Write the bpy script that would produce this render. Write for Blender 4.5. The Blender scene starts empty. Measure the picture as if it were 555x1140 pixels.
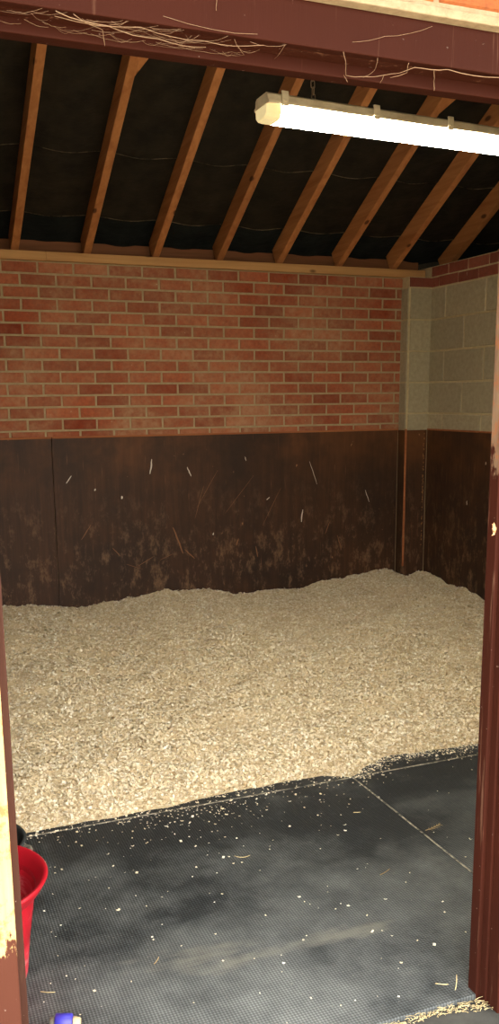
import bpy, bmesh, math, random
import numpy as np
from mathutils import Vector, Matrix, noise

rng = random.Random(7)
nrg = np.random.default_rng(11)
scn = bpy.context.scene
COL = scn.collection

# ------------------------------------------------------------------ helpers
class MB:
    """collects faces of one mesh; every face carries a material slot and a random tone"""
    def __init__(s): s.v=[]; s.f=[]; s.m=[]; s.t=[]; s.sm=[]
    def add(s, vs, fs, m=0, t=0.5, smooth=False):
        b=len(s.v); s.v+= [tuple(x) for x in vs]
        for f in fs:
            s.f.append(tuple(i+b for i in f)); s.m.append(m); s.t.append(t); s.sm.append(smooth)
    def box(s, a, b, m=0, t=0.5, bev=0.0):
        x0,y0,z0=a; x1,y1,z1=b
        if bev<=0:
            s.add([(x0,y0,z0),(x1,y0,z0),(x1,y1,z0),(x0,y1,z0),(x0,y0,z1),(x1,y0,z1),(x1,y1,z1),(x0,y1,z1)],
                  [(0,3,2,1),(4,5,6,7),(0,1,5,4),(1,2,6,5),(2,3,7,6),(3,0,4,7)],m,t)
        else:
            bm=bmesh.new(); bmesh.ops.create_cube(bm,size=1)
            bmesh.ops.scale(bm,vec=(x1-x0,y1-y0,z1-z0),verts=bm.verts)
            bmesh.ops.translate(bm,vec=((x0+x1)/2,(y0+y1)/2,(z0+z1)/2),verts=bm.verts)
            bmesh.ops.bevel(bm,geom=bm.edges[:],offset=bev,segments=2,affect='EDGES',profile=.5)
            s.bm(bm,m,t)
    def bm(s,bm,m=0,t=.5,smooth=False):
        bm.verts.index_update()
        s.add([v.co for v in bm.verts],[[v.index for v in f.verts] for f in bm.faces],m,t,smooth); bm.free()
    def tube(s, pts, r, n=6, m=0, t=.5, cap=True):
        pts=[Vector(p) for p in pts]; k=len(pts)
        rs=r if isinstance(r,(list,tuple)) else [r]*k
        vs=[]; up=None
        for i,p in enumerate(pts):
            d=(pts[min(i+1,k-1)]-pts[max(i-1,0)]).normalized()
            if up is None:
                up=Vector((0,0,1)) if abs(d.z)<.9 else Vector((1,0,0))
            a=d.cross(up).normalized(); b=a.cross(d).normalized(); up=b
            for j in range(n):
                q=2*math.pi*j/n; vs.append(p+(a*math.cos(q)+b*math.sin(q))*rs[i])
        fs=[(i*n+j,i*n+(j+1)%n,(i+1)*n+(j+1)%n,(i+1)*n+j) for i in range(k-1) for j in range(n)]
        if cap: fs+= [tuple(range(n-1,-1,-1)),tuple((k-1)*n+j for j in range(n))]
        s.add(vs,fs,m,t,True)
    def lathe(s, prof, n=48, c=(0,0,0), m=0, t=.5):
        vs=[]; fs=[]; k=len(prof)
        for (r,z) in prof:
            for j in range(n):
                q=2*math.pi*j/n; vs.append((c[0]+r*math.cos(q),c[1]+r*math.sin(q),c[2]+z))
        for i in range(k-1):
            for j in range(n): fs.append((i*n+j,i*n+(j+1)%n,(i+1)*n+(j+1)%n,(i+1)*n+j))
        s.add(vs,fs,m,t,True)
    def torus(s, c, R, r, ax, el=1.0, m=0):
        # a chain link: stretched torus; ax = 0/1 plane
        vs=[];n1,n2=14,6
        for i in range(n1):
            a=2*math.pi*i/n1
            for j in range(n2):
                b=2*math.pi*j/n2
                u=(R+r*math.cos(b))*math.cos(a); w=(R+r*math.cos(b))*math.sin(a)
                w+= (el-1)*R*(1 if w>0 else -1); h=r*math.sin(b)
                vs.append((c[0]+(u if ax==0 else h),c[1]+(h if ax==0 else u),c[2]+w))
        fs=[(i*n2+j,((i+1)%n1)*n2+j,((i+1)%n1)*n2+(j+1)%n2,i*n2+(j+1)%n2) for i in range(n1) for j in range(n2)]
        s.add(vs,fs,m,.5,True)
    def build(s, name, mats, parent=None):
        me=bpy.data.meshes.new(name); me.from_pydata(s.v,[],s.f)
        if not isinstance(mats,(list,tuple)): mats=[mats]
        for mt in mats: me.materials.append(mt)
        me.polygons.foreach_set('material_index',s.m)
        me.polygons.foreach_set('use_smooth',s.sm)
        at=me.attributes.new('tone','FLOAT','FACE'); at.data.foreach_set('value',s.t)
        me.update()
        o=bpy.data.objects.new(name,me); COL.objects.link(o)
        if parent is not None:
            o.parent=parent; o.matrix_parent_inverse=Matrix.Translation(-parent.location)
        return o

def tag(o,label=None,cat=None,group=None,kind=None):
    if label: o['label']=label
    if cat: o['category']=cat
    if group: o['group']=group
    if kind: o['kind']=kind
    return o
def empty(name,loc):
    o=bpy.data.objects.new(name,None); COL.objects.link(o); o.location=loc; o.empty_display_size=.1
    return o
def struct(o): o['kind']='structure'; return o

# ------------------------------------------------------------------ materials
def lin(r,g,b):
    f=lambda c:(c/255/12.92) if c/255<=.04045 else ((c/255+.055)/1.055)**2.4
    return (f(r),f(g),f(b),1)
class NT:
    def __init__(s,name):
        s.mat=bpy.data.materials.new(name); s.mat.use_nodes=True; s.nt=s.mat.node_tree
        s.b=s.nt.nodes['Principled BSDF']; s.L=s.nt.links
        s.co=s.n('ShaderNodeTexCoord').outputs['Object']
    def n(s,t,**k):
        x=s.nt.nodes.new(t)
        for a,v in k.items(): setattr(x,a,v)
        return x
    def set(s,sock,v):
        if hasattr(v,'is_linked') or isinstance(v,bpy.types.NodeSocket): s.L.new(v,sock)
        else: sock.default_value=v
    def noise(s,scale,detail=4,rough=.55,vec=None,stretch=None,dist=0):
        v=vec or s.co
        if stretch:
            m=s.n('ShaderNodeMapping'); m.inputs['Scale'].default_value=stretch; s.L.new(v,m.inputs['Vector']); v=m.outputs[0]
        x=s.n('ShaderNodeTexNoise'); s.L.new(v,x.inputs['Vector'])
        x.inputs['Scale'].default_value=scale; x.inputs['Detail'].default_value=detail
        x.inputs['Roughness'].default_value=rough; x.inputs['Distortion'].default_value=dist
        return x.outputs['Fac']
    def ramp(s,fac,stops):
        x=s.n('ShaderNodeValToRGB'); s.L.new(fac,x.inputs[0]); e=x.color_ramp.elements
        while len(e)<len(stops): e.new(.5)
        for a,(p,c) in zip(e,stops): a.position=p; a.color=c if isinstance(c,tuple) else (c,c,c,1)
        return x.outputs[0]
    def mix(s,fac,a,b,mode='MIX'):
        x=s.n('ShaderNodeMix',data_type='RGBA',blend_type=mode)
        s.set(x.inputs[0],fac); s.set(x.inputs[6],a); s.set(x.inputs[7],b); return x.outputs[2]
    def math(s,op,a,b=0.0,clamp=False):
        x=s.n('ShaderNodeMath',operation=op); x.use_clamp=clamp; s.set(x.inputs[0],a); s.set(x.inputs[1],b); return x.outputs[0]
    def attr(s,name='tone'): return s.n('ShaderNodeAttribute',attribute_name=name).outputs['Fac']
    def xyz(s):
        x=s.n('ShaderNodeSeparateXYZ'); s.L.new(s.co,x.inputs[0]); return x.outputs
    def rng(s,v,a,b,c=0.,d=1.):
        x=s.n('ShaderNodeMapRange'); x.clamp=True; s.set(x.inputs[0],v)
        for i,k in enumerate((a,b,c,d)): x.inputs[i+1].default_value=k
        return x.outputs[0]
    def bump(s,h,strength=.3,dist=.01):
        x=s.n('ShaderNodeBump'); x.inputs['Strength'].default_value=strength; x.inputs['Distance'].default_value=dist
        s.L.new(h,x.inputs['Height']); s.L.new(x.outputs[0],s.b.inputs['Normal'])
    def fin(s,col=None,rough=.8,spec=.3,metal=0.):
        if col is not None: s.set(s.b.inputs['Base Color'],col)
        s.set(s.b.inputs['Roughness'],rough); s.b.inputs['Specular IOR Level'].default_value=spec
        s.b.inputs['Metallic'].default_value=metal
        return s.mat

def m_brick(name,c0,c1,c2,dust,dcol):
    t=NT(name); a=t.attr()
    c=t.ramp(a,[(0,c0),(.5,c1),(1,c2)])
    c=t.mix(t.ramp(t.noise(45,5,.7),[(.35,0.),(.75,.55)]),c,lin(96,48,36))
    f=t.ramp(t.noise(1.9,5,.65),[(.34,0.),(.66,1.)])
    f2=t.ramp(t.noise(30,4,.6),[(.25,.25),(.7,1.)])
    c=t.mix(t.math('MULTIPLY',t.math('MULTIPLY',f,f2),dust),c,dcol)
    sp=t.ramp(t.noise(60,2,.5),[(.74,0.),(.78,.8)])
    c=t.mix(sp,c,lin(205,180,150))
    t.bump(t.noise(70,5,.7),.35,.004)
    return t.fin(c,.92,.15)
def m_stone(name,col,var,scale=25,bump=.4,rough=.95):
    t=NT(name); a=t.attr()
    c=t.mix(t.ramp(t.noise(scale,5,.65),[(.3,0.),(.7,1.)]),col,var)
    c=t.mix(t.math('MULTIPLY',a,.25),c,(0.1,.09,.06,1))
    t.bump(t.noise(scale*3.5,5,.7),bump,.004)
    return t.fin(c,rough,.15)
def m_timber(name,c0,c1,axis,rough=.7,knots=True):
    t=NT(name); st=[26,26,26]; st[axis]=1.3
    g=t.noise(1.0,6,.6,stretch=tuple(st),dist=.6)
    c=t.mix(t.ramp(g,[(.3,0.),(.7,1.)]),c0,c1)
    c=t.mix(t.math('MULTIPLY',t.attr(),.3),c,lin(120,72,38))
    if knots:
        v=t.n('ShaderNodeTexVoronoi'); m=t.n('ShaderNodeMapping'); s2=[7,7,7]; s2[axis]=3.2
        m.inputs['Scale'].default_value=tuple(s2); t.L.new(t.co,m.inputs[0]); t.L.new(m.outputs[0],v.inputs['Vector']); v.inputs['Scale'].default_value=1
        c=t.mix(t.ramp(v.outputs['Distance'],[(.07,.85),(.13,0.)]),c,lin(58,26,12))
    t.bump(g,.2,.004)
    return t.fin(c,rough,.2)

M={}
M['brick']=m_brick('red_brick',lin(134,59,36),lin(156,76,47),lin(176,94,61),.7,lin(186,148,112))
M['brick_right']=m_brick('red_brick_dull',lin(124,58,44),lin(140,70,54),lin(152,82,62),.5,lin(140,104,84))
M['brick_out']=m_brick('orange_brick',lin(150,86,48),lin(158,92,52),lin(164,98,56),.2,lin(176,120,78))
M['mortar']=m_stone('mortar',lin(186,164,126),lin(162,140,106),30,.5)
M['mortar_out']=m_stone('pale_mortar',lin(170,152,122),lin(140,122,96),40,.5)
M['block']=m_stone('grey_block',lin(182,168,136),lin(160,146,116),35,.6)
M['mortar_block']=m_stone('block_mortar',lin(206,184,140),lin(184,162,122),30,.5)
M['concrete']=m_stone('concrete',lin(62,62,60),lin(44,44,43),14,.5)
M['yard']=m_stone('yard_concrete',lin(176,164,142),lin(150,140,122),3,.4)
M['raft']=m_timber('rafter_pine',lin(200,136,82),lin(164,102,58),1)
M['plate']=m_timber('plate_pine',lin(206,160,104),lin(178,130,80),0)
M['eaves']=m_timber('eaves_timber',lin(128,84,54),lin(100,64,40),0,knots=False)

def m_felt(name,c0,c1):
    t=NT(name)
    c=t.mix(t.ramp(t.noise(7,5,.6),[(.35,0.),(.7,1.)]),c0,c1)
    h=t.noise(5,4,.6,stretch=(1,2.5,1)); t.bump(h,.5,.03)
    return t.fin(c,.8,.12)
M['felt']=m_felt('bitumen_felt',lin(31,27,21),lin(47,41,31))
t=NT('felt_torn_edge'); M['felt_edge']=t.fin(t.mix(t.ramp(t.noise(7,5,.7),[(.4,0.),(.6,1.)]),lin(44,40,32),lin(118,103,78)),.9,.1)
M['felt_low']=m_felt('black_eaves_membrane',lin(21,24,23),lin(34,37,35))
M['void']=m_stone('dark_plaster',lin(60,54,46),lin(50,45,40))

def m_kick():
    t=NT('stained_plywood'); x,y,z=t.xyz()
    g=t.noise(1,6,.6,stretch=(38,38,2.2),dist=.4)
    c=t.mix(t.ramp(g,[(.3,0.),(.72,1.)]),lin(76,48,29),lin(54,34,21))
    # worn, redder stain along the top
    top=t.math('MULTIPLY',t.rng(z,.95,1.25),t.ramp(t.noise(1.6,4,.6),[(.35,0.),(.65,1.)]))
    c=t.mix(t.math('MULTIPLY',top,.55),c,lin(122,74,36))
    # black grime blotches
    bl=t.ramp(t.noise(2.3,5,.65),[(.42,0.),(.68,.85)])
    c=t.mix(bl,c,lin(42,29,21))
    # pale scuffs low down
    sc=t.noise(9,8,.78,stretch=(1.6,1.6,.8))
    low=t.math('MULTIPLY',t.rng(z,1.05,.45),t.ramp(sc,[(.52,0.),(.68,1.)]))
    c=t.mix(t.math('MULTIPLY',low,.6),c,lin(150,116,86))
    # fine scratches in two slants
    for rot,sd in ((.5,1.),(-.35,7.)):
        m=t.n('ShaderNodeMapping'); m.inputs['Rotation'].default_value=(0,rot,0); m.inputs['Location'].default_value=(sd,0,sd)
        m.inputs['Scale'].default_value=(95,95,4); t.L.new(t.co,m.inputs[0])
        s=t.ramp(t.noise(1,2,.5,vec=m.outputs[0]),[(.70,0.),(.78,.5)])
        c=t.mix(s,c,lin(140,98,66))
    mk=t.ramp(t.noise(26,3,.6,stretch=(1,1,.45)),[(.73,0.),(.77,.75)])
    c=t.mix(mk,c,lin(160,118,82))
    t.bump(g,.25,.003)
    r=t.ramp(t.noise(6,4,.6),[(.3,.5),(.7,.75)])
    return t.fin(c,.62,.3)
M['kick']=m_kick()
M['cap']=m_timber('capping_strip_wood',lin(176,112,70),lin(146,84,50),0,knots=False)
t=NT('white_streaks'); M['streak']=t.fin(lin(214,204,188),.9,.1)
t=NT('bitten_wood'); M['scar']=t.fin(lin(136,98,70),.9,.1)
t=NT('mortar_crumbs'); M['crumb']=t.fin(lin(150,110,70),.9,.1)

def m_paint(name,pale_lo,pale_hi,c0,c1,pale0,pale1,scuff):
    """brown painted timber, paler between two heights; on the right jamb chewed to bare wood"""
    t=NT(name); x,y,z=t.xyz()
    c=t.mix(t.noise(3,4,.6),c0,c1)
    g=t.noise(1,6,.65,stretch=(60,60,3))
    c=t.mix(t.ramp(g,[(.66-.14*scuff,0.),(.76-.1*scuff,scuff*.8)]),c,lin(150,112,90))
    c=t.mix(t.ramp(t.noise(55,3,.6),[(.70,0.),(.74,scuff)]),c,lin(205,185,170))
    if pale_hi>pale_lo:
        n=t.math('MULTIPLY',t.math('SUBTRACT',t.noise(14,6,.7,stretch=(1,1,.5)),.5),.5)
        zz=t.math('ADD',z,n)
        f=t.math('MULTIPLY',t.rng(zz,pale_lo-.012,pale_lo+.012),t.rng(zz,pale_hi+.15,pale_hi-.15))
        wood=t.mix(t.ramp(t.noise(1,5,.6,stretch=(50,50,5)),[(.35,0.),(.7,1.)]),pale0,pale1)  # grained pale band; bare wood on the right jamb only
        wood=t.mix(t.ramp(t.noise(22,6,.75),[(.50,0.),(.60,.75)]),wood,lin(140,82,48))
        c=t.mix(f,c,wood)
    t.bump(g,.3,.003)
    return t.fin(c,.65,.07)
BR0,BR1=lin(54,22,12),lin(44,18,10)
M['jamb_l']=m_paint('banded_jamb_paint',.50,1.16,lin(80,46,34),lin(68,37,28),lin(196,168,116),lin(180,146,94),.4)  # left jamb: grained cream band between two heights, brown above and below
M['stop_l']=m_paint('dusty_stop_paint',9,0,lin(70,44,35),lin(60,37,29),BR0,BR1,.5)
M['jamb_r']=m_paint('chewed_jamb_paint',1.42,3.0,lin(58,25,15),lin(44,19,12),lin(124,102,80),lin(86,56,42),.45)
M['head']=m_paint('brown_gloss_paint',9,0,BR0,BR1,BR0,BR1,.18)
M['head_dusty']=m_paint('dusty_brown_paint',9,0,lin(64,30,19),lin(52,24,15),BR0,BR1,.5)
t=NT('raw_splinter'); M['splinter']=t.fin(t.mix(t.noise(40,4,.6),lin(236,196,150),lin(190,120,70)),.9,.1)

def m_mat():
    t=NT('studded_rubber'); x,y,z=t.xyz()
    # small studs on a diagonal grid
    k=2*math.pi/.0125
    u=t.math('MULTIPLY',t.math('ADD',x,y),k/1.4142); v=t.math('MULTIPLY',t.math('SUBTRACT',x,y),k/1.4142)
    h=t.math('MULTIPLY',t.math('SINE',u),t.math('SINE',v))
    hh=t.rng(h,-.15,.5)
    c=t.mix(hh,lin(20,23,25),lin(54,59,62))
    # trodden-in dust, plus sky gloss towards the doorway put into its colour
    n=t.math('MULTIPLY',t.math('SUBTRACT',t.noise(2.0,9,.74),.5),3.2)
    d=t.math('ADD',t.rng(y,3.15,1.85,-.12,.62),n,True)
    dust=t.mix(hh,lin(92,94,92),lin(134,137,134))  # dust and sky gloss in one colour
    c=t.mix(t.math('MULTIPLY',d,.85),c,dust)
    # swept dirt smears that fill the studs
    d2=t.ramp(t.noise(1.0,6,.6,stretch=(.9,2.6,1)),[(.60,0.),(.66,.5)])
    c=t.mix(t.math('MULTIPLY',d2,t.rng(y,2.9,2.3)),c,lin(124,121,110))
    d3=t.ramp(t.noise(130,2,.6),[(.68,0.),(.75,.45)])
    c=t.mix(d3,c,lin(168,164,152))
    t.bump(hh,.55,.0025)
    return t.fin(c,t.ramp(d,[(0.,.5),(1.,.72)]),.4)
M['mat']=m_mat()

def m_flake(name,cols):
    t=NT(name); c=t.ramp(t.attr(),cols); return t.fin(c,.85,.2)
M['shav']=m_flake('softwood_shaving',[(0.,lin(200,178,140)),(.3,lin(226,208,172)),(.7,lin(238,224,194)),(1.,lin(252,246,230))])
t=NT('packed_shavings')
c=t.mix(t.ramp(t.noise(90,5,.7),[(.3,0.),(.7,1.)]),lin(206,184,146),lin(234,216,180))
c=t.mix(t.ramp(t.noise(3,4,.6),[(.45,0.),(.75,.5)]),c,lin(200,180,144)); t.bump(t.noise(110,5,.7),.9,.012)
M['bed']=t.fin(c,.9,.1)
t=NT('straw'); M['straw']=t.fin(t.mix(t.attr(),lin(206,188,140),lin(156,124,82)),.7,.3)
t=NT('red_plastic'); c=t.mix(t.ramp(t.noise(1,4,.6,stretch=(14,14,40)),[(.64,0.),(.72,.55)]),lin(196,22,38),lin(232,150,150)); M['red']=t.fin(lin(166,20,34),.35,.4)
t=NT('scuffed_red_plastic'); c=t.mix(t.ramp(t.noise(1,5,.7,stretch=(9,9,30)),[(.5,0.),(.66,.75)]),lin(186,40,54),lin(226,160,158)); M['redbody']=t.fin(c,.45,.4)
t=NT('black_rubber'); M['blackrub']=t.fin(t.mix(t.noise(20,4,.6),lin(40,42,42),lin(62,64,62)),.7,.3)
t=NT('grey_handle'); M['greyh']=t.fin(t.mix(t.noise(30,4,.6),lin(120,112,98),lin(88,84,76)),.7,.3)
t=NT('blue_plastic'); M['blue']=t.fin(t.mix(t.noise(40,3,.6),lin(44,40,150),lin(70,66,176)),.45,.5)
t=NT('beige_plastic'); M['beige']=t.fin(t.mix(t.noise(40,3,.6),lin(206,180,140),lin(176,150,116)),.6,.3)
t=NT('housing_plastic'); c=t.mix(t.ramp(t.noise(12,5,.65),[(.35,0.),(.7,1.)]),lin(236,224,196),lin(206,188,156)); M['housing']=t.fin(c,.6,.3)
t=NT('lit_diffuser'); t.fin(lin(255,250,225),.4,.3); t.b.inputs['Emission Color'].default_value=(1,.93,.74,1); t.b.inputs['Emission Strength'].default_value=84; M['lit']=t.mat
t=NT('diffuser_end'); t.fin(lin(236,220,160),.3,.4); t.b.inputs['Emission Color'].default_value=(1,.80,.42,1); t.b.inputs['Emission Strength'].default_value=.55; M['litend']=t.mat
t=NT('galvanised_chain'); M['chain']=t.fin(lin(150,130,105),.5,.5,.6)
t=NT('spider_silk'); M['web']=t.fin(lin(140,114,90),.9,.1)

# ------------------------------------------------------------------ dimensions (metres; camera stands at the origin of x,y)
X0,YB,ZT=.7447,5.956,2.348          # first perpend, back wall face, bed under the top course
XL,XR=-.12,3.80                     # side wall faces
YP=5.86                             # pier face
ZK=1.335                            # top of the kick boards
YF0,YF1=1.66,1.89                   # front wall outer / inner face
YR=3.88                             # ridge
TAN=math.tan(math.radians(30.07)); ZR=2.49

def jit(a): return rng.uniform(-a,a)
def brick_face(mb,P,U,N,u0,u1,z0,z1,mi,tone,depth=.006,bev=.003):
    """one brick proud of the mortar: P origin, U along, N outward"""
    P=Vector(P);U=Vector(U);N=Vector(N);Z=Vector((0,0,1))
    j=[jit(.0015) for _ in range(8)]
    q=[(u0+j[0],z0+j[1]),(u1+j[2],z0+j[3]),(u1+j[4],z1+j[5]),(u0+j[6],z1+j[7])]
    uc,zc=(u0+u1)/2,(z0+z1)/2
    back=[P+U*a+Z*(b-P.z) for a,b in q]
    dd=depth+jit(.001)
    front=[P+U*(a+math.copysign(bev,uc-a))+Z*(b+math.copysign(bev,zc-b)-P.z)+N*dd for a,b in q]
    flip=U.cross(Z).dot(N)<0
    fs=[(4,5,6,7),(0,1,5,4),(1,2,6,5),(2,3,7,6),(3,0,4,7)]
    if flip: fs=[f[::-1] for f in fs]
    mb.add(back+front,fs,mi,tone)
def courses(mb,P,U,N,umin,umax,ztop,ch,n,pitch,off0,offs,mi,j=.010,zmin=-9):
    for k in range(n):
        z1=ztop-ch*k-j/2; z0=ztop-ch*(k+1)+j/2
        if z1<zmin: break
        o=off0+(offs if k%2 else 0); i=math.floor((umin-o)/pitch)
        while o+i*pitch<umax:
            a=max(o+i*pitch+j/2,umin); b=min(o+(i+1)*pitch-j/2,umax)
            if b-a>.012: brick_face(mb,P,U,N,a,b,z0,z1,mi,rng.random())
            i+=1

# ---- back wall
w=MB(); w.box((XL-.1,YB,-.05),(XR+.1,YB+.22,2.423),0)
courses(w,(0,YB,0),(1,0,0),(0,-1,0),XL,3.612,ZT+.075,.075,15,.225,X0,.1125,1,.013)
# pier of grey block in the corner
w.box((3.606,YP,-.05),(XR+.1,YB,2.423),2)
courses(w,(0,YP,0),(1,0,0),(0,-1,0),3.609,XR,ZT+.075,.075,1,.4,3.606,0,3)
courses(w,(0,YP,0),(1,0,0),(0,-1,0),3.622,XR,ZT,.225,5,.6,3.605,0,4)
courses(w,(3.606,0,0),(0,-1,0),(-1,0,0),-YB,-YP,ZT,.225,5,.4,-YB-.01,0,4)
struct(w.build('wall_back',[M['mortar'],M['brick'],M['mortar_block'],M['brick_right'],M['block']]))
# ---- right wall: grey block with two red courses on top
w=MB(); w.box((XR,YF1,-.05),(XR+.1,YB+.22,2.498),0)
courses(w,(XR,0,0),(0,-1,0),(-1,0,0),-YP,-YF1,ZT+.15,.075,2,.235,-5.65,.12,1)
courses(w,(XR,0,0),(0,-1,0),(-1,0,0),-YP,-YF1,ZT,.225,5,.47,-5.67,.235,2,.013)
struct(w.build('wall_right',[M['mortar_block'],M['brick_right'],M['block']]))
# ---- left wall
w=MB(); w.box((XL-.1,YF1,-.05),(XL,YB,2.498),0)
courses(w,(XL,0,0),(0,1,0),(1,0,0),YF1,YB,ZT+.15,.075,2,.235,YF1,.12,1)
courses(w,(XL,0,0),(0,1,0),(1,0,0),YF1,YB,ZT,.225,5,.47,YF1,.235,2)
struct(w.build('wall_left',[M['mortar_block'],M['brick_right'],M['block']]))
# ---- front wall around the doorway
OL,OR,OT=.055,1.445,2.315
w=MB()
w.box((-4,YF0+.008,-.05),(OL,YF1,2.62),0); w.box((OR,YF0+.008,-.05),(8,YF1,2.62),0); w.box((OL,YF0+.008,OT),(OR,YF1,2.62),0)
courses(w,(0,YF0+.008,0),(1,0,0),(0,-1,0),-1.6,3.2,OT+.01+.075*4,.075,4,.235,.955,.1175,1,.012)
for (a,b) in ((-1.6,OL),(OR,3.2)):
    courses(w,(0,YF0+.008,0),(1,0,0),(0,-1,0),a,b,OT+.01,.075,31,.235,.955,.1175,1,.012)
struct(w.build('wall_front',[M['mortar_out'],M['brick_out']]))
# ---- outer ends of the neighbouring stables, so that no daylight leaks under the roof
w=MB(); w.box((7.9,YF1,-.05),(8.0,YB+.2,3.7),0); w.box((-4,YF1,-.05),(-3.9,YB+.2,3.7),0)
w.box((XR+.1,YB+.02,-.05),(8,YB+.22,2.423),0); w.box((-4,YB+.02,-.05),(XL-.1,YB+.22,2.423),0)
w.box((-4,YB+.119,2.424),(8,YB+.22,2.60),0)
struct(w.build('wall_end',M['void']))
# ---- floor and yard
w=MB(); w.box((-4,YF0-.1,-.12),(8,YB+.2,-.018),0); struct(w.build('floor',M['concrete']))
w=MB(); w.box((-14,-22,-.14),(18,YF0-.1,-.022),0); struct(w.build('ground',M['yard']))

# ---- roof: felt sheets lying over the rafters, sagging between them
def rafz(y): return ZR+(YB-y)*TAN                       # underside of the rafters
RD=.122                                                 # rafter depth square to the slope
PX=[.415,.863,1.314,1.767,2.213,2.654,3.116,3.562,4.008,4.455,4.90]
RW=.047
cs=math.cos(math.radians(30.07)); sn=math.sin(math.radians(30.07))
def felt(y0,y1,lift,sag,mat,name):
    mb=MB(); nx,ny=240,10; vs=[]
    for j in range(ny+1):
        y=y0+(y1-y0)*j/ny
        for i in range(nx+1):
            x=-4+12*i/nx
            k=min(range(len(PX)),key=lambda q:abs(PX[q]-RW/2-x)); d=min(abs(PX[k]-RW/2-x),.225)
            s=sag*math.sin(min(d/.225,1)*math.pi/2)**2*(1+.5*noise.noise((x*2.1,y*1.3,3)))
            e=lift*(1-j/ny)                             # lower edge hangs free
            vs.append((x,y,rafz(y)+RD/cs+.004-s-e*.4+.012*(j/ny)))
    mb.add(vs,[(j*(nx+1)+i,(j+1)*(nx+1)+i,(j+1)*(nx+1)+i+1,j*(nx+1)+i+1) for j in range(ny) for i in range(nx)],0,.5,True)
    if len(mat)>1:
        ed=[]
        for i in range(nx+1):
            v=vs[i]; ed+= [(v[0],v[1]-.0005,v[2]-.0045),(v[0],v[1]+.003,v[2]+.001)]
        mb.add(ed,[(2*i,2*i+2,2*i+3,2*i+1) for i in range(nx)],1,.5)
    return struct(mb.build(name,mat))
felt(YB+.116,5.76,0.0,.030,[M['felt_low']],'ceiling')
felt(5.84,5.30,.022,.020,[M['felt'],M['felt_edge']],'ceiling')
felt(5.385,YR,.022,.024,[M['felt'],M['felt_edge']],'ceiling')
w=MB()
zt=rafz(YR)+RD/cs+.03
for (ya,za,yb,zb) in ((YR,zt,.85,zt-(YR-.85)*TAN*.72),):  # unseen eave, run out past the front wall to shade the door head
    w.add([(-4,ya,za),(8,ya,za),(8,yb,zb),(-4,yb,zb),(-4,ya,za+.05),(8,ya,za+.05),(8,yb,zb+.05),(-4,yb,zb+.05)],
          [(0,1,2,3),(4,7,6,5),(0,4,5,1),(1,5,6,2),(2,6,7,3),(3,7,4,0)],0)
y2=YB+.45
w.add([(-4,YR,zt+.05),(8,YR,zt+.05),(8,y2,zt-(y2-YR)*TAN+.05),(-4,y2,zt-(y2-YR)*TAN+.05)],[(0,1,2,3)],0)
struct(w.build('ceiling_front',M['felt']))

# ---- rafters
RL=['leftmost sloping pine rafter, out past the first one seen whole',
 'narrow rust-brown rafter nearest the left edge, above the brick wall',
 'sloping pine rafter second from the left, with a short brace at its top',
 'sloping pine rafter third from the left, between the braced one and the lamp end',
 'sloping pine rafter whose upper end passes behind the left end of the strip light',
 'sloping pine rafter just right of the chain, crossing behind the strip light',
 'sloping pine rafter behind the middle clip of the strip light, sixth from the left',
 'sloping pine rafter whose foot meets the right end of the red brickwork',
 'broad sloping pine rafter landing in the corner over the grey block pier',
 'short glimpse of pine rafter beyond the top of the right wall',
 'pine rafter farthest right beyond the block wall']
def prism(mb,a,b,wx,dz,m=0,tone=.5):
    """timber of width wx and depth dz square to the slope from a to b (underside centre line points in the yz plane)"""
    d=(Vector(b)-Vector(a)).normalized(); n=Vector((1,0,0)).cross(d); n=n if n.z>0 else -n
    vs=[]
    for p in (a,b):
        p=Vector(p)
        for (sx,sz) in ((-1,0),(1,0),(1,1),(-1,1)): vs.append(p+Vector((wx/2*sx,0,0))+n*dz*sz)
    bm=bmesh.new(); vv=[bm.verts.new(v) for v in vs]
    for f in [(0,3,2,1),(4,5,6,7),(0,1,5,4),(1,2,6,5),(2,3,7,6),(3,0,4,7)]: bm.faces.new([vv[i] for i in f])
    bmesh.ops.recalc_face_normals(bm,faces=bm.faces[:])
    bmesh.ops.bevel(bm,geom=bm.edges[:],offset=.002,segments=1,affect='EDGES')
    mb.bm(bm,m,tone)
rafters=[]
for x,lab in zip(PX,RL):
    if x<.5 or x>4.6: continue
    r=MB(); tn=rng.random()
    a=(x, YB+.026, rafz(YB+.026)); b=(x,YR+.0,rafz(YR))
    a=(x-RW/2,a[1],a[2]); b=(x-RW/2,b[1],b[2])
    prism(r,a,b,RW,RD,0,tn)
    o=r.build('rafter',M['raft']); tag(o,lab,'rafter','pine roof rafters'); rafters.append(o)
# short braces beside two rafters, high up
for x,y,lab in ((1.314,4.79,'short slanting timber brace beside the second rafter from the left'),
                (3.116,4.79,'short slanting timber brace above the strip light by the right end of the lintel')):
    r=MB()
    vs=[(x+.002,y,rafz(y)+.006),(x+.002,y-.40,rafz(y-.40)+.006),(x+.20,y-.40,rafz(y-.40)+.006),(x+.05,y-.10,rafz(y-.10)+.006)]
    nn=Vector((0,sn,cs))*.045
    vs=[Vector(v) for v in vs]; vs+= [v+nn for v in vs]
    r.add(vs,[(0,3,2,1),(4,5,6,7),(0,1,5,4),(1,2,6,5),(2,3,7,6),(3,0,4,7)],0,.3)
    tag(r.build('brace',M['raft']),lab,'brace','short roof braces')
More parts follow.
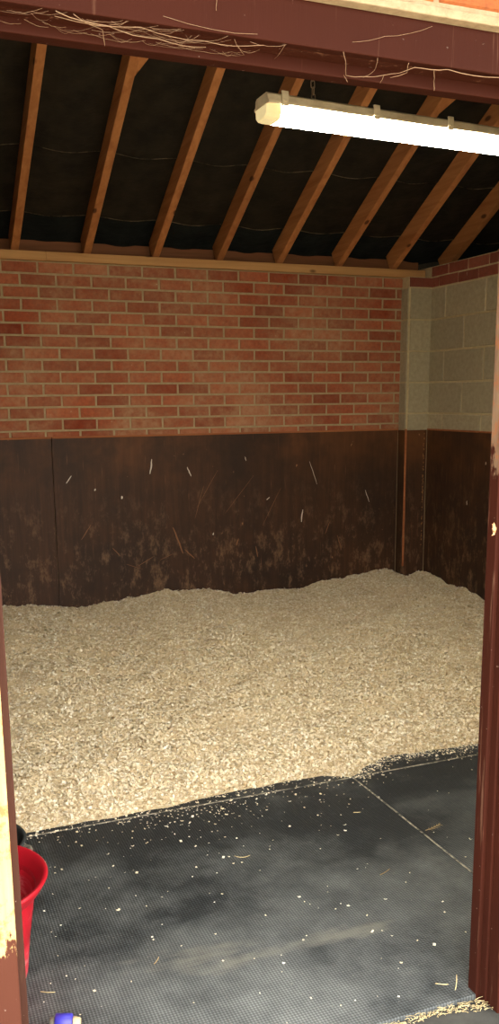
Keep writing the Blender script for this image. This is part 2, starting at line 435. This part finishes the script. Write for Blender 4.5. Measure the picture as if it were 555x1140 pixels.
# ---- plates
r=MB(); r.box((XL+.002,YB-.035,2.424),(1.02,YB+.09,2.478),0,.3,.002); tag(r.build('wall_plate',M['plate']),'pale timber wall plate on the brick wall, short length left of its joint','wall plate','wall plates on the back wall')
r=MB(); r.box((1.022,YB-.035,2.424),(3.78,YB+.09,2.478),0,.45,.002); tag(r.build('wall_plate',M['plate']),'long pale timber wall plate on the brick wall running to the corner pier','wall plate','wall plates on the back wall')
r=MB(); r.box((XL,YB+.094,2.425),(XR-.002,YB+.115,2.562),0,.5,.002); tag(r.build('eaves_board',M['eaves']),'dark board behind the rafter feet above the wall plate','board')

# ------------------------------------------------------------------ kick boards
def streak(P,ax,marks,name,mat,par):
    for (u,z,L,wd,a) in marks:
        mb=MB()
        n=5; L/=1; pts=[]
        for i in range(n+1):
            q=i/n-.5; pts.append((u+math.sin(a)*L*q+jit(.002),z+math.cos(a)*L*q,wd*(.35+.65*math.sin(math.pi*(i+.3)/(n+.6)))))
        vs=[];
        for (uu,zz,ww) in pts:
            for s in (-1,1):
                d=uu+s*ww/2
                vs.append((d,P,zz) if ax==0 else (P,d,zz))
        e=.0012
        vs2=[(v[0],v[1]-e,v[2]) if ax==0 else (v[0]-e,v[1],v[2]) for v in vs]
        fs=[(2*i,2*i+1,2*i+3,2*i+2) for i in range(n)]
        mb.add(vs2,fs,0,.5); mb.build(name,mat,par)
YK=5.935
k=empty('kickboard',(.44,YK,0)); tag(k,'dark brown plywood kick board at the left end, left of the vertical joint','kick board','plywood kick boards')
b=MB(); b.box((XL+.02,YK,-.01),(.998,YB-.007,ZK-.012),0,.5,.002); b.build('panel',M['kick'],k)
b=MB(); b.box((XL+.02,YK-.006,ZK-.012),(.998,YB-.007,ZK),0,.5,.003); b.build('capping_strip',M['cap'],k)
k=empty('kickboard',(2.3,YK,0)); tag(k,'wide dark brown scratched plywood kick board under the middle of the brick wall','kick board','plywood kick boards')
b=MB(); b.box((1.001,YK,-.01),(3.585,YB-.007,ZK-.012),0,.5,.002); b.build('panel',M['kick'],k)
b=MB(); b.box((1.001,YK-.006,ZK-.012),(3.585,YB-.007,ZK),0,.5,.003); b.build('capping_strip',M['cap'],k)
streak(YK-.001,0,[(1.10,1.055,.06,.008,.6),(1.66,1.12,.10,.010,.15),(1.93,1.075,.07,.008,-.4),(1.45,.92,.02,.012,0),(2.52,.86,.03,.01,.9),
   (2.88,1.03,.18,.004,-.35),(3.33,.84,.10,.005,-.4),(2.79,.72,.09,.010,.1),(1.27,.98,.015,.01,.3),(2.1,.63,.02,.008,.4),(2.35,1.15,.03,.005,-.3)],'white_streak',M['streak'],k)
streak(YK-.001,0,[(1.84,.60,.20,.012,-.35),(1.92,.50,.10,.010,-.8),(1.60,.47,.14,.008,1.1),(1.52,.44,.12,.007,-1.2),(1.75,.49,.10,.007,1.2),(2.28,.56,.05,.010,.3),
   (2.43,.48,.08,.007,-.2),(2.0,.86,.24,.003,.3),(2.06,.95,.3,.003,.55),(2.3,.9,.34,.003,.7),(2.55,.8,.3,.003,.5),(1.2,.7,.12,.006,.6),(1.4,.55,.08,.006,-.7),(3.0,.62,.1,.006,.4),(3.1,.5,.12,.005,-.3)],'bite_scar',M['scar'],k)
k=empty('kickboard',(3.69,5.84,0)); tag(k,'narrow dark kick board boxing in the grey corner pier','kick board','plywood kick boards')
b=MB(); b.box((3.588,5.838,-.01),(3.776,5.852,ZK-.010),0,.5,.002); b.build('panel',M['kick'],k)
b=MB(); b.box((3.588,5.852,-.01),(3.602,YK-.001,ZK-.010),0,.5,.001); b.build('side_panel',M['kick'],k)
b=MB(); b.box((3.584,5.829,.30),(3.600,5.838,ZK),0,.5,.002); b.build('corner_strip',M['cap'],k)
b=MB()
for i in range(60):
    z=rng.uniform(.45,1.3); x=3.752+jit(.004); s=rng.uniform(.002,.006)
    b.box((x-s/2,5.834,z-s),(x+s/2,5.838,z+s),0,.5)
b.build('mortar_crumbs',M['crumb'],k)['kind']='stuff'
k=empty('kickboard',(3.775,4,0)); tag(k,'dark brown kick board along the grey block wall behind the right jamb','kick board','plywood kick boards')
b=MB(); b.box((3.778,YF1+.01,-.01),(3.792,5.836,ZK-.012),0,.5,.002); b.build('panel',M['kick'],k)
b=MB(); b.box((3.770,YF1+.01,ZK-.012),(3.792,5.826,ZK),0,.5,.003); b.build('capping_strip',M['cap'],k)
streak(3.777,1,[(4.98,.98,.07,.012,0),(4.85,.87,.08,.012,.1),(5.30,.83,.03,.01,0),(4.78,.70,.03,.02,.3),(5.1,1.12,.02,.01,0)],'white_streak',M['streak'],k)
k=empty('kickboard',(-.1,4,0)); tag(k,'dark kick board on the left wall hidden past the left jamb','kick board','plywood kick boards')
b=MB(); b.box((XL+.010,YF1+.01,-.01),(XL+.019,YB-.008,ZK-.012),0,.5,.002); b.build('panel',M['kick'],k)
b=MB(); b.box((XL+.010,YF1+.01,ZK-.012),(XL+.019,YB-.025,ZK),0,.5,.003); b.build('capping_strip',M['cap'],k)

# ------------------------------------------------------------------ door frame (part of the room)
d=empty('door_1',(.75,1.75,0)); struct(d)
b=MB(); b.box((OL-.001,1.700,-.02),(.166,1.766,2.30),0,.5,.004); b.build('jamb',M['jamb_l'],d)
b=MB(); b.box((OL,1.766,-.02),(.187,1.803,2.24),0,.5,.003); b.build('stop',M['stop_l'],d)
b=MB(); b.box((1.366,1.700,-.02),(OR,1.766,2.30),0,.5,.004)
b.box((1.357,1.742,-.02),(1.366,1.766,2.24),0,.5,.002); b.build('jamb',M['jamb_r'],d)
b=MB(); b.box((1.346,1.766,-.02),(OR,1.803,2.24),0,.5,.003); b.build('stop',M['jamb_r'],d)
b=MB(); b.box((OL,1.726,2.231),(OR,1.766,2.313),0,.5,.003); b.box((OL,1.715,2.262),(OR,1.726,2.31),0,.5); b.build('head',M['head_dusty'],d)
b=MB(); b.box((OL,1.692,2.226),(OR,1.715,2.306),0,.5,.003); b.build('head_board',M['head'],d)
b=MB(); b.box((OL,1.766,2.206),(OR,1.803,2.30),0,.5,.003); b.build('head_stop',M['head'],d)
b=MB()   # splintered bite on the right jamb
for i in range(9):
    z=1.255+jit(.012); a=rng.uniform(-.5,.9)
    b.tube([(1.347,1.774+jit(.006),z),(1.342+jit(.003),1.770+jit(.006),z+.015*a),(1.338+jit(.004),1.768,z+.022*a)],[.0035,.0025,.0006],5)
b.build('splinter',M['splinter'],d)
# rough mortar bed under the bricks
b=MB(); b.box((OL,YF0+.005,2.305),(OR,1.70,OT+.008),0,.2,.003)
struct(b.build('trim_1',M['mortar_out']))

# ------------------------------------------------------------------ rubber mats
SY,SX=3.135,1.712
def mat(x0,y0,x1,y1,lab,slope=0.0):
    b=MB(); b.box((x0,y0,-.0178),(x1,y1,0),0,.5,.003)
    return tag(b.build('rubber_mat',M['mat']),lab,'rubber mat','rubber floor mats')
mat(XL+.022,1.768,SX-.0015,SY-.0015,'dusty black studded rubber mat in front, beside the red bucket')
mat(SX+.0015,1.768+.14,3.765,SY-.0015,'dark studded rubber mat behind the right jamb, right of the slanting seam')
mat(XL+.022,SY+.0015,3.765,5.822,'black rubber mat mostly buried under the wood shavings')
# pale dust packed in the two seams
b=MB(); b.box((XL+.03,SY-.0035,-.016),(3.74,SY+.0035,.0009),0,.5); SEAM1=b; b=MB(); b.box((SX-.0030,1.93,-.016),(SX+.0030,SY-.004,.0009),0,.5)
t=NT('seam_dust'); c=t.mix(t.ramp(t.noise(40,4,.6),[(.35,0.),(.6,1.)]),lin(70,70,66),lin(176,168,150)); dm=t.fin(c,.95,.1)
tag(b.build('seam_dust',dm),'pale dust packed in the slanting seam between the two front mats','dust',None,'stuff')
tag(SEAM1.build('seam_dust',dm),'pale dust packed in the long seam in front of the shavings','dust',None,'stuff')

# ------------------------------------------------------------------ bedding
EX=np.array([-.2,.37,.72,1.0,1.2,1.45,1.60,1.70,1.80,1.95,2.10,2.23,2.36,2.8,3.8]); EY=np.array([3.18,3.17,3.165,3.175,3.20,3.21,3.195,3.14,3.20,3.285,3.262,3.25,3.245,3.2,3.2])
BX=np.array([-.2,.61,.96,1.2,1.71,2.04,2.25,2.75,3.27,3.5,3.6,3.8]); BZ=np.array([.255,.241,.214,.203,.239,.229,.178,.186,.239,.275,.225,.27])
RY=np.array([3.1,3.6,4.4,5.03,5.3,5.52,5.7,5.95]); RZ=np.array([0,.09,.15,.185,.18,.18,.235,.22])
def fbm(x,y,s,seed):
    return noise.fractal((x*s,y*s,seed),.9,2.1,4)
def edge(x): return float(np.interp(x,EX,EY))+.012*fbm(x,0,7,1.3)
def bedz(x,y):
    e=edge(x); t=y-e
    if t<=0: return 0.0
    q=min(t/(YK-e),1)
    zb=float(np.interp(x,BX,BZ))
    z=.062*(1-math.exp(-t/.09))+(zb-.062)*(q**1.25)
    zr=float(np.interp(y,RY,RZ)); k=math.exp(-max(3.77-x,0)/.22)
    z=z*(1-k)+max(z,zr)*k
    am=min(t/.25,1)
    z+=am*(.030*(1-.6*q)*fbm(x*.6,y*2.2,2.1,5)+.022*fbm(x*.7,y*1.3,7,9)+.010*fbm(x,y,22,2))
    return max(z,.001)
ymax=lambda x: 5.827 if x>3.57 else YK
nx,ny=200,160; mb=MB(); vs=[]
XA,XB=XL+.021,3.768
for j in range(ny+1):
    for i in range(nx+1):
        x=XA+(XB-XA)*i/nx; e=edge(x)-.004; s=(j/ny)**1.25; y=e+(ymax(x)-.001-e)*s
        vs.append((x,y,bedz(x,y)+.0012))
mb.add(vs,[(j*(nx+1)+i,j*(nx+1)+i+1,(j+1)*(nx+1)+i+1,(j+1)*(nx+1)+i) for j in range(ny) for i in range(nx)],0,.5,True)
mb.v=[tuple(v) for v in mb.v]
# curled flakes strewn over the whole bed
def flakes(P,size,tilt,lift):
    """P: n x 3 points; returns verts (n*6) and quads of slightly curled chips"""
    n=len(P); a=nrg.uniform(0,2*np.pi,n); L=size*nrg.uniform(.6,1.5,n); W=L*nrg.uniform(.35,.9,n)
    tx=nrg.normal(0,tilt,n); ty=nrg.normal(0,tilt,n); cu=L*nrg.uniform(.05,.35,n)
    u=np.stack([np.cos(a),np.sin(a),tx],1); v=np.stack([-np.sin(a),np.cos(a),ty],1)
    u/=np.linalg.norm(u,axis=1)[:,None]; v/=np.linalg.norm(v,axis=1)[:,None]
    nn=np.cross(u,v); V=np.empty((n,6,3))
    for k,(p,q,r) in enumerate(((-.5,-.5,1),(-.5,.5,1),(0,.5,0),(0,-.5,0),(.5,.5,1),(.5,-.5,1))):
        V[:,k]=P+u*(p*L)[:,None]+v*(q*W)[:,None]+nn*(r*cu)[:,None]
    V[:,:,2]+=lift
    return V.reshape(-1,3)
NF=170000
px=nrg.uniform(XA+.015,XB-.015,NF); qq=nrg.random(NF)
P=np.empty((NF,3)); 
for i in range(NF):
    x=float(px[i]); e=edge(x); y=e+(ymax(x)-.015-e)*float(qq[i])**1.15
    P[i]=(x,y,bedz(x,y)+.002)
V=flakes(P,.0112,.42,.002)
V[:,1]=np.minimum(V[:,1],np.where(V[:,0]>3.56,5.826,YK-.002))
base=np.array(vs); nb=len(base)
F1=[f for f in mb.f]; idx=np.arange(NF)*6+nb
quads=np.concatenate([np.stack([idx,idx+3,idx+2,idx+1],1),np.stack([idx+3,idx+5,idx+4,idx+2],1)])
allv=np.concatenate([base,V]); allf=np.concatenate([np.array(F1),quads])
def npmesh(name,v,f,mats,mi,tone):
    me=bpy.data.meshes.new(name); me.vertices.add(len(v)); me.vertices.foreach_set('co',v.astype(np.float32).ravel())
    me.loops.add(f.size); me.loops.foreach_set('vertex_index',f.astype(np.int32).ravel())
    me.polygons.add(len(f)); me.polygons.foreach_set('loop_start',(np.arange(len(f))*4).astype(np.int32))
    for m in mats: me.materials.append(m)
    me.polygons.foreach_set('material_index',mi.astype(np.int32))
    at=me.attributes.new('tone','FLOAT','FACE'); at.data.foreach_set('value',tone.astype(np.float32))
    me.update(calc_edges=True); me.validate()
    o=bpy.data.objects.new(name,me); COL.objects.link(o); return o
tn=nrg.random(NF)
o=npmesh('shavings_bed',allv,allf,[M['bed'],M['shav']],np.concatenate([np.zeros(len(F1)),np.ones(2*NF)]),np.concatenate([np.full(len(F1),.5),tn,tn]))
tag(o,'deep banked bed of pale wood shavings against the back wall','bedding',None,'stuff')
# flecks of shavings strewn on the mats
pts=[]
while len(pts)<620:      # a ragged fringe just in front of the bed
    x=nrg.uniform(.25,3.0); y=edge(x)-abs(nrg.exponential(.035))-.002
    if y>1.8: pts.append((x,y,.001))
while len(pts)<860:      # thick scatter on the left, beyond the seam
    x=nrg.normal(1.0,.35); y=3.13-abs(nrg.exponential(.10))
    if .3<x<1.75 and y>2.2: pts.append((x,y,.001))
while len(pts)<1500:     # loose crumbs where the bed thins out by the right jamb
    x=nrg.uniform(1.72,2.45); y=edge(x)-abs(nrg.normal(0,.05))
    pts.append((x,y,.001))
while len(pts)<1720:
    x=nrg.uniform(.22,2.6); y=nrg.uniform(1.82,3.12)
    if (x<1.3 or y>1.9): pts.append((x,y,.001))
pts=[p for p in pts if math.hypot(p[0]-.17,p[1]-2.84)>.18 and math.hypot(p[0]-.118,p[1]-2.318)>.15]
P=np.array(pts); sz=np.where(nrg.random(len(P))<.8,.0048,.0095)
V=flakes(P,sz,.06,.0012); V[:,2]=np.maximum(V[:,2],.0006)
idx=np.arange(len(P))*6; q=np.concatenate([np.stack([idx,idx+3,idx+2,idx+1],1),np.stack([idx+3,idx+5,idx+4,idx+2],1)])
tn=.5+.5*nrg.random(len(P))
o=npmesh('shaving_flecks',V,q,[M['shav']],np.zeros(len(q)),np.concatenate([tn,tn]))
tag(o,'pale flecks of wood shavings scattered over the black rubber mats','shavings',None,'stuff')
# debris along the threshold
b=MB()
for i in range(260):
    x=.98+.38*rng.random()**.8; y=1.762-(.02*rng.random()+.09*max(0,(x-1.25))*rng.random()/.1*.4); a=rng.uniform(0,6.3); L=rng.uniform(.004,.028)
    z=-.015+.014*rng.random()
    p=Vector((x,y,z)); dv=Vector((math.cos(a),math.sin(a)*.5,jit(.18)))*L/2
    b.tube([p-dv,p+Vector((0,0,.002)),p+dv],rng.uniform(.0004,.0009),4,0,rng.random()*.5)
tag(b.build('threshold_litter',M['straw']),'pale straw bits and dust swept along the threshold by the right jamb','litter',None,'stuff')

# ------------------------------------------------------------------ single straws on the mat
ST=[((1.445,2.407),.42,.055,'reddish straw lying slantwise on the mat left of the slanting seam',.9),
    ((1.57,2.835),-.35,.03,'short pale straw lying level on the mat just left of the slanting seam',.1),
    ((1.773,2.617),.30,.085,'feathery tan grass stalk on the mat right of the slanting seam',.6),
    ((1.038,2.685),-.3,.055,'curled pale wood sliver in the middle of the dark mat',.2),
    ((.288,2.213),-.45,.04,'bent pale straw on the mat below the red bucket',.1),
    ((1.318,1.815),.9,.04,'upright straw leaning at the foot of the right jamb',.3),
    ((1.285,1.835),-.5,.035,'straw lying on the mat beside the foot of the right jamb',.2),
    ((.60,2.235),.9,.035,'tan straw on the mat between the red bucket and the front edge',.7)]
for (x,y),a,L,lab,tone in ST:
    b=MB(); n=7; pts=[]
    up=.02 if 'upright' in lab else 0; curl=.9 if 'curled' in lab else .18
    for i in range(n):
        q=i/(n-1)-.5; aa=a+curl*q*1.5
        pts.append((x+math.cos(a)*L*q-math.sin(a)*curl*L*q*q,y+math.sin(a)*L*q+math.cos(a)*curl*L*q*q,.0024+up*(q+.5)))
    b.tube(pts,[.0013]*(n-1)+[.0007],5,0,tone)
    if 'feathery' in lab:
        for i in range(1,n-1):
            p=Vector(pts[i]); 
            for s in (-1,1): b.tube([p,p+Vector((.010,.012*s,.001))],[.0011,.0005],4,0,tone)
    tag(b.build('straw',M['straw']),lab,'straw','loose straws on the mats')

# ------------------------------------------------------------------ red bucket behind the left jamb
CB=(.118,2.318)
k=empty('bucket',(CB[0],CB[1],0)); tag(k,'red plastic bucket with wide flared rim behind the left jamb','bucket')
H=.315
prof=[(.0,.004),(.118,.004),(.128,.010),(.134,.03),(.150,.18),(.158,.262),(.166,.270),(.178,.276),(.192,.296),(.199,H-.006),(.202,H),(.198,H+.004),(.190,H+.003),(.180,H-.012),(.168,H-.03),(.155,.20),(.130,.03),(.118,.016),(0,.016)]
b=MB(); b.lathe(prof[:6],72,(CB[0],CB[1],0)); b.build('body',M['redbody'],k)
b=MB(); b.lathe(prof[5:15],72,(CB[0],CB[1],0)); b.build('rim',M['red'],k)
b=MB(); b.lathe(prof[14:],72,(CB[0],CB[1],0)); b.build('inner_wall',M['red'],k)
b=MB(); 
for z,r in ((.245,.1585),(.215,.1555)): b.lathe([(r-.003,z-.004),(r+.0025,z),(r-.003,z+.004)],72,(CB[0],CB[1],0))
b.build('band',M['redbody'],k)
# black tub beyond it
CT=(.170,2.84)
k=empty('feed_tub',(CT[0],CT[1],0)); tag(k,'black rubber tub with a grey lug just behind the red bucket','tub')
b=MB(); b.lathe([(0,.004),(.12,.004),(.135,.012),(.150,.14),(.156,.150),(.160,.160),(.156,.165),(.148,.162),(.143,.14),(.125,.02),(0,.016)],56,(CT[0],CT[1],0)); b.build('shell',M['blackrub'],k)
b=MB(); pts=[]
for i in range(13):
    a=math.pi*i/12; dv=Vector((.94,-.34,0)); sd=Vector((.34,.94,0))
    p=Vector((CT[0],CT[1],.128))+dv*(.146+.026*math.sin(a))+sd*(.024*math.cos(a)); pts.append(p)
b.tube(pts,.010,8); b.build('lug',M['greyh'],k)
# small blue fitting at the front edge
CF=(.302,2.045)
k=empty('plastic_fitting',(CF[0],CF[1],0)); tag(k,'small blue plastic piece with grey nub and beige end lying on the mat','plastic piece')
def rot(p,a=-.30):
    return (CF[0]+p[0]*math.cos(a)-p[1]*math.sin(a),CF[1]+p[0]*math.sin(a)+p[1]*math.cos(a),p[2])
def cyl(mb,x0,x1,r0,r1,z,n=20):
    mb.tube([rot((x0,0,z)),rot((x0+.002,0,z)),rot(((x0+x1)/2,0,z)),rot((x1-.002,0,z)),rot((x1,0,z))],[r0*.8,r0,(r0+r1)/2,r1,r1*.8],n)
b=MB(); cyl(b,-.022,.022,.024,.022,.024); b.build('collar',M['blue'],k)
b=MB(); cyl(b,.022,.042,.017,.013,.022); b.build('beige_tip',M['beige'],k)
b=MB(); cyl(b,-.036,-.022,.013,.015,.026); b.build('nub',M['greyh'],k)

# ------------------------------------------------------------------ strip light on chains
LX0,LX1=1.192,2.70; LY0=2.80; LDY=.15; LZ=2.513; LDZ=.028   # top of the housing
k=empty('strip_light',((LX0+LX1)/2,LY0+.06,LZ)); tag(k,'long lit fluorescent strip light with dusty grey housing hanging under the rafters','light')
def LP(x,y,z):
    q=(x-LX0); return (x,LY0+y+LDY*q,LZ+z*.90+LDZ*q)
def extr(mb,prof,x0,x1,m=0,cap=True,shrink=0):
    n=len(prof); vs=[LP(x0,y,z) for y,z in prof]+[LP(x1,y,z) for y,z in prof]
    fs=[(i,(i+1)%n,n+(i+1)%n,n+i) for i in range(n)]
    if cap: fs+= [tuple(range(n-1,-1,-1)),tuple(range(n,2*n))]
    bm=bmesh.new(); vv=[bm.verts.new(v) for v in vs]
    for f in fs: bm.faces.new([vv[i] for i in f])
    bmesh.ops.recalc_face_normals(bm,faces=bm.faces[:]); mb.bm(bm,m)
b=MB(); hp=[(.012,0),(.093,0),(.101,-.007),(.104,-.026),(.112,-.029),(.112,-.038),(-.007,-.038),(-.007,-.029),(.001,-.026),(.004,-.007)]
extr(b,hp,LX0+.004,LX1-.004); b.build('housing',M['housing'],k)
b=MB(); dp=[(.000,-.0385),(.105,-.0385),(.101,-.070),(.092,-.079),(.078,-.083),(.027,-.083),(.013,-.079),(.004,-.070)]
extr(b,dp,LX0+.055,LX1-.055,0,False)
sl=lambda q:[((y-.0525)*q+.0525,z if z>-.04 else -.0385+(z+.0385)*q) for y,z in dp]
def loft(mb,xs,qs,m):
    n=len(dp); vs=[]
    for x,q in zip(xs,qs): vs+= [LP(x,y,z) for y,z in sl(q)]
    fs=[(i*n+j,i*n+(j+1)%n,(i+1)*n+(j+1)%n,(i+1)*n+j) for i in range(len(xs)-1) for j in range(n)]
    fs+= [tuple(range(n)),tuple((len(xs)-1)*n+j for j in range(n))]
    bm=bmesh.new(); vv=[bm.verts.new(v) for v in vs]
    for f in fs: bm.faces.new([vv[i] for i in f])
    bmesh.ops.recalc_face_normals(bm,faces=bm.faces[:]); mb.bm(bm,m)
loft(b,[LX0+.002,LX0+.008,LX0+.022,LX0+.055],[.86,.95,1.,1.],1); loft(b,[LX1-.055,LX1-.022,LX1-.008,LX1-.002],[1.,1.,.95,.86],1)
b.build('diffuser',[M['lit'],M['litend']],k)
for x in (1.255,1.615,1.94,2.25,2.56):
    w_=.012
    for s in (0,1):
        b=MB()
        yy=(-.0095 if s==0 else .1145)
        cp=[(yy-.004,-.045),(yy+.003,-.045),(yy+.003,-.006),(yy+.006,.004),(yy-.001,.004),(yy-.004,-.008)] if s==0 else [(yy+.004,-.045),(yy-.003,-.045),(yy-.003,-.006),(yy-.006,.004),(yy+.001,.004),(yy+.004,-.008)]
        extr(b,cp,x-w_,x+w_)
        cp=[(yy-.008,-.026),(yy+.008,-.026),(yy+.008,-.032),(yy-.008,-.032)]; extr(b,cp,x-w_*.6,x+w_*.6)
        b.build('clip',M['housing'],k)
def chain(xa,za,xb,zb,y,lab):
    b=MB(); n=int((zb-za)/.021)
    for i in range(n+1):
        q=i/n; b.torus((xa+(xb-xa)*q,y,za+.012+(zb-za-.02)*q),.0065,.0018,i%2,1.9)
    tag(b.build('chain',M['chain']),lab,'chain','hanging chains of the strip light')
ytop=LY0+.055
zroof=zt-(YR-2.87)*TAN*.72
chain(1.385,LZ+.004,1.33,zroof-.012,LY0+.065,'thin rusty chain holding the left end of the strip light')
chain(2.56,LZ+.016,2.56,zroof-.03,LY0+.26,'chain holding the hidden right end of the strip light')

# ------------------------------------------------------------------ cobwebs on the door head
def web(lab,strands):
    b=MB()
    for pts,r in strands:
        q=[]
        for i in range(len(pts)-1):
            a=Vector(pts[i]); c=Vector(pts[i+1])
            for s in range(4):
                u=s/4; p=a.lerp(c,u); p.z-=.004*math.sin(math.pi*u)*(c-a).length/.1; p+=Vector((jit(.0008),jit(.0008),jit(.0008))); q.append(p)
        q.append(Vector(pts[-1])); b.tube(q,r*.62,4)
    tag(b.build('cobweb',M['web']),lab,'cobweb','cobwebs on the door head')
YW0,YW1,ZW0,ZW1,ZS=1.6885,1.764,2.243,2.2295,2.218
def wp(x,f,dz=0):   # f 0..1 from the front board (on its lower edge) to the stop behind
    return (x,YW0+(YW1-YW0)*f,2.2245-.000*f+dz)
S=[]
for i in range(46):
    x=.22+.48*rng.random(); L=rng.uniform(.02,.11); f0=rng.random(); f1=min(1,max(0,f0+jit(.7)))
    S.append(([wp(x,f0,-.002-.006*rng.random()),wp(x+L*.5,(f0+f1)/2,-.006-.006*rng.random()),wp(x+L,f1,-.002)],rng.uniform(.00022,.00045)))
S.append(([wp(.33,.1,-.001),wp(.42,.2,-.008),wp(.52,.5,-.010),wp(.62,.8,-.004)],.0012))
S.append(([wp(.36,.1,-.001),wp(.42,.6,-.004),wp(.43,1,-.020)],.0010))
S.append(([wp(.33,.3,-.003),wp(.48,.1,-.006),wp(.60,.3,-.008),wp(.72,.2,-.003)],.0009))
web('dense dusty cobweb tangle under the left half of the brown door head',S)
S=[([wp(.88,.0),wp(.905,.5,-.006),wp(.925,1,-.014),wp(.96,.8,-.016),wp(1.0,.7,-.012),wp(1.05,.2,-.003)],.0010),
   ([wp(1.0,.7,-.012),wp(1.005,1,-.020)],.0008),([wp(.96,.1),wp(.975,.6,-.008),wp(.965,1,-.014)],.0008),
   ([wp(1.03,.1),wp(1.045,.5,-.006),wp(1.02,.8,-.012)],.0012),([wp(1.05,.2,-.003),wp(1.12,.05,-.002),wp(1.25,.1,-.002)],.0013),
   ([wp(.92,1,-.014),wp(.93,1,-.026)],.0008),([wp(1.1,.3),wp(1.13,.9,-.01),wp(1.135,1,-.02)],.0012),([wp(.66,.2),wp(.70,.9,-.004)],.0007),([wp(.76,.1),wp(.765,.9,-.004)],.0007)]
web('branching white cobweb under the right end of the brown door head',S)
S=[([(.90,YW0+.002,2.245),(.97,YW0-.003,2.262),(1.08,YW0+.002,2.296)],.0006),([(.62,YW0+.002,2.262),(.621,YW0-.001,2.285)],.0007),([(.52,YW0+.001,2.24),(.70,YW0-.002,2.232)],.0006)]
web('single pale silk thread slanting across the face of the brown head board',S)

# ------------------------------------------------------------------ light and camera
wd=bpy.data.worlds.new('sky'); scn.world=wd; wd.use_nodes=True
bg=wd.node_tree.nodes['Background']; bg.inputs[0].default_value=(1.0,.98,.94,1); bg.inputs[1].default_value=9.5
sl_=bpy.data.lights.new('sun','SUN'); sl_.energy=26; sl_.angle=.01; sl_.color=(1,.93,.82)
so=bpy.data.objects.new('sun',sl_); COL.objects.link(so)
so.rotation_euler=Vector((.35,-.75,-1.25)).to_track_quat('-Z','Y').to_euler()

yaw,pit,rol=.3803,.1931,-.0091
fw=Vector((math.sin(yaw)*math.cos(pit),math.cos(yaw)*math.cos(pit),-math.sin(pit)))
rr=Vector((math.cos(yaw),-math.sin(yaw),0)); uu=rr.cross(fw)
c,s=math.cos(rol),math.sin(rol); rr,uu=rr*c+uu*s,uu*c-rr*s
cam=bpy.data.cameras.new('camera'); co=bpy.data.objects.new('camera',cam); COL.objects.link(co)
mw=Matrix((rr,uu,-fw)).transposed().to_4x4(); mw.translation=Vector((0,0,1.57)); co.matrix_world=mw
cam.sensor_fit='VERTICAL'; cam.sensor_height=24; cam.lens=24*1000/1140; cam.shift_y=68.8/1140; cam.clip_start=.05
scn.camera=co
vs_=scn.view_settings; vs_.view_transform='Standard'; vs_.look='None'; vs_.gamma=1; vs_.use_curve_mapping=False
vs_.exposure=0.0
scn.cycles.max_bounces=8; scn.cycles.diffuse_bounces=5
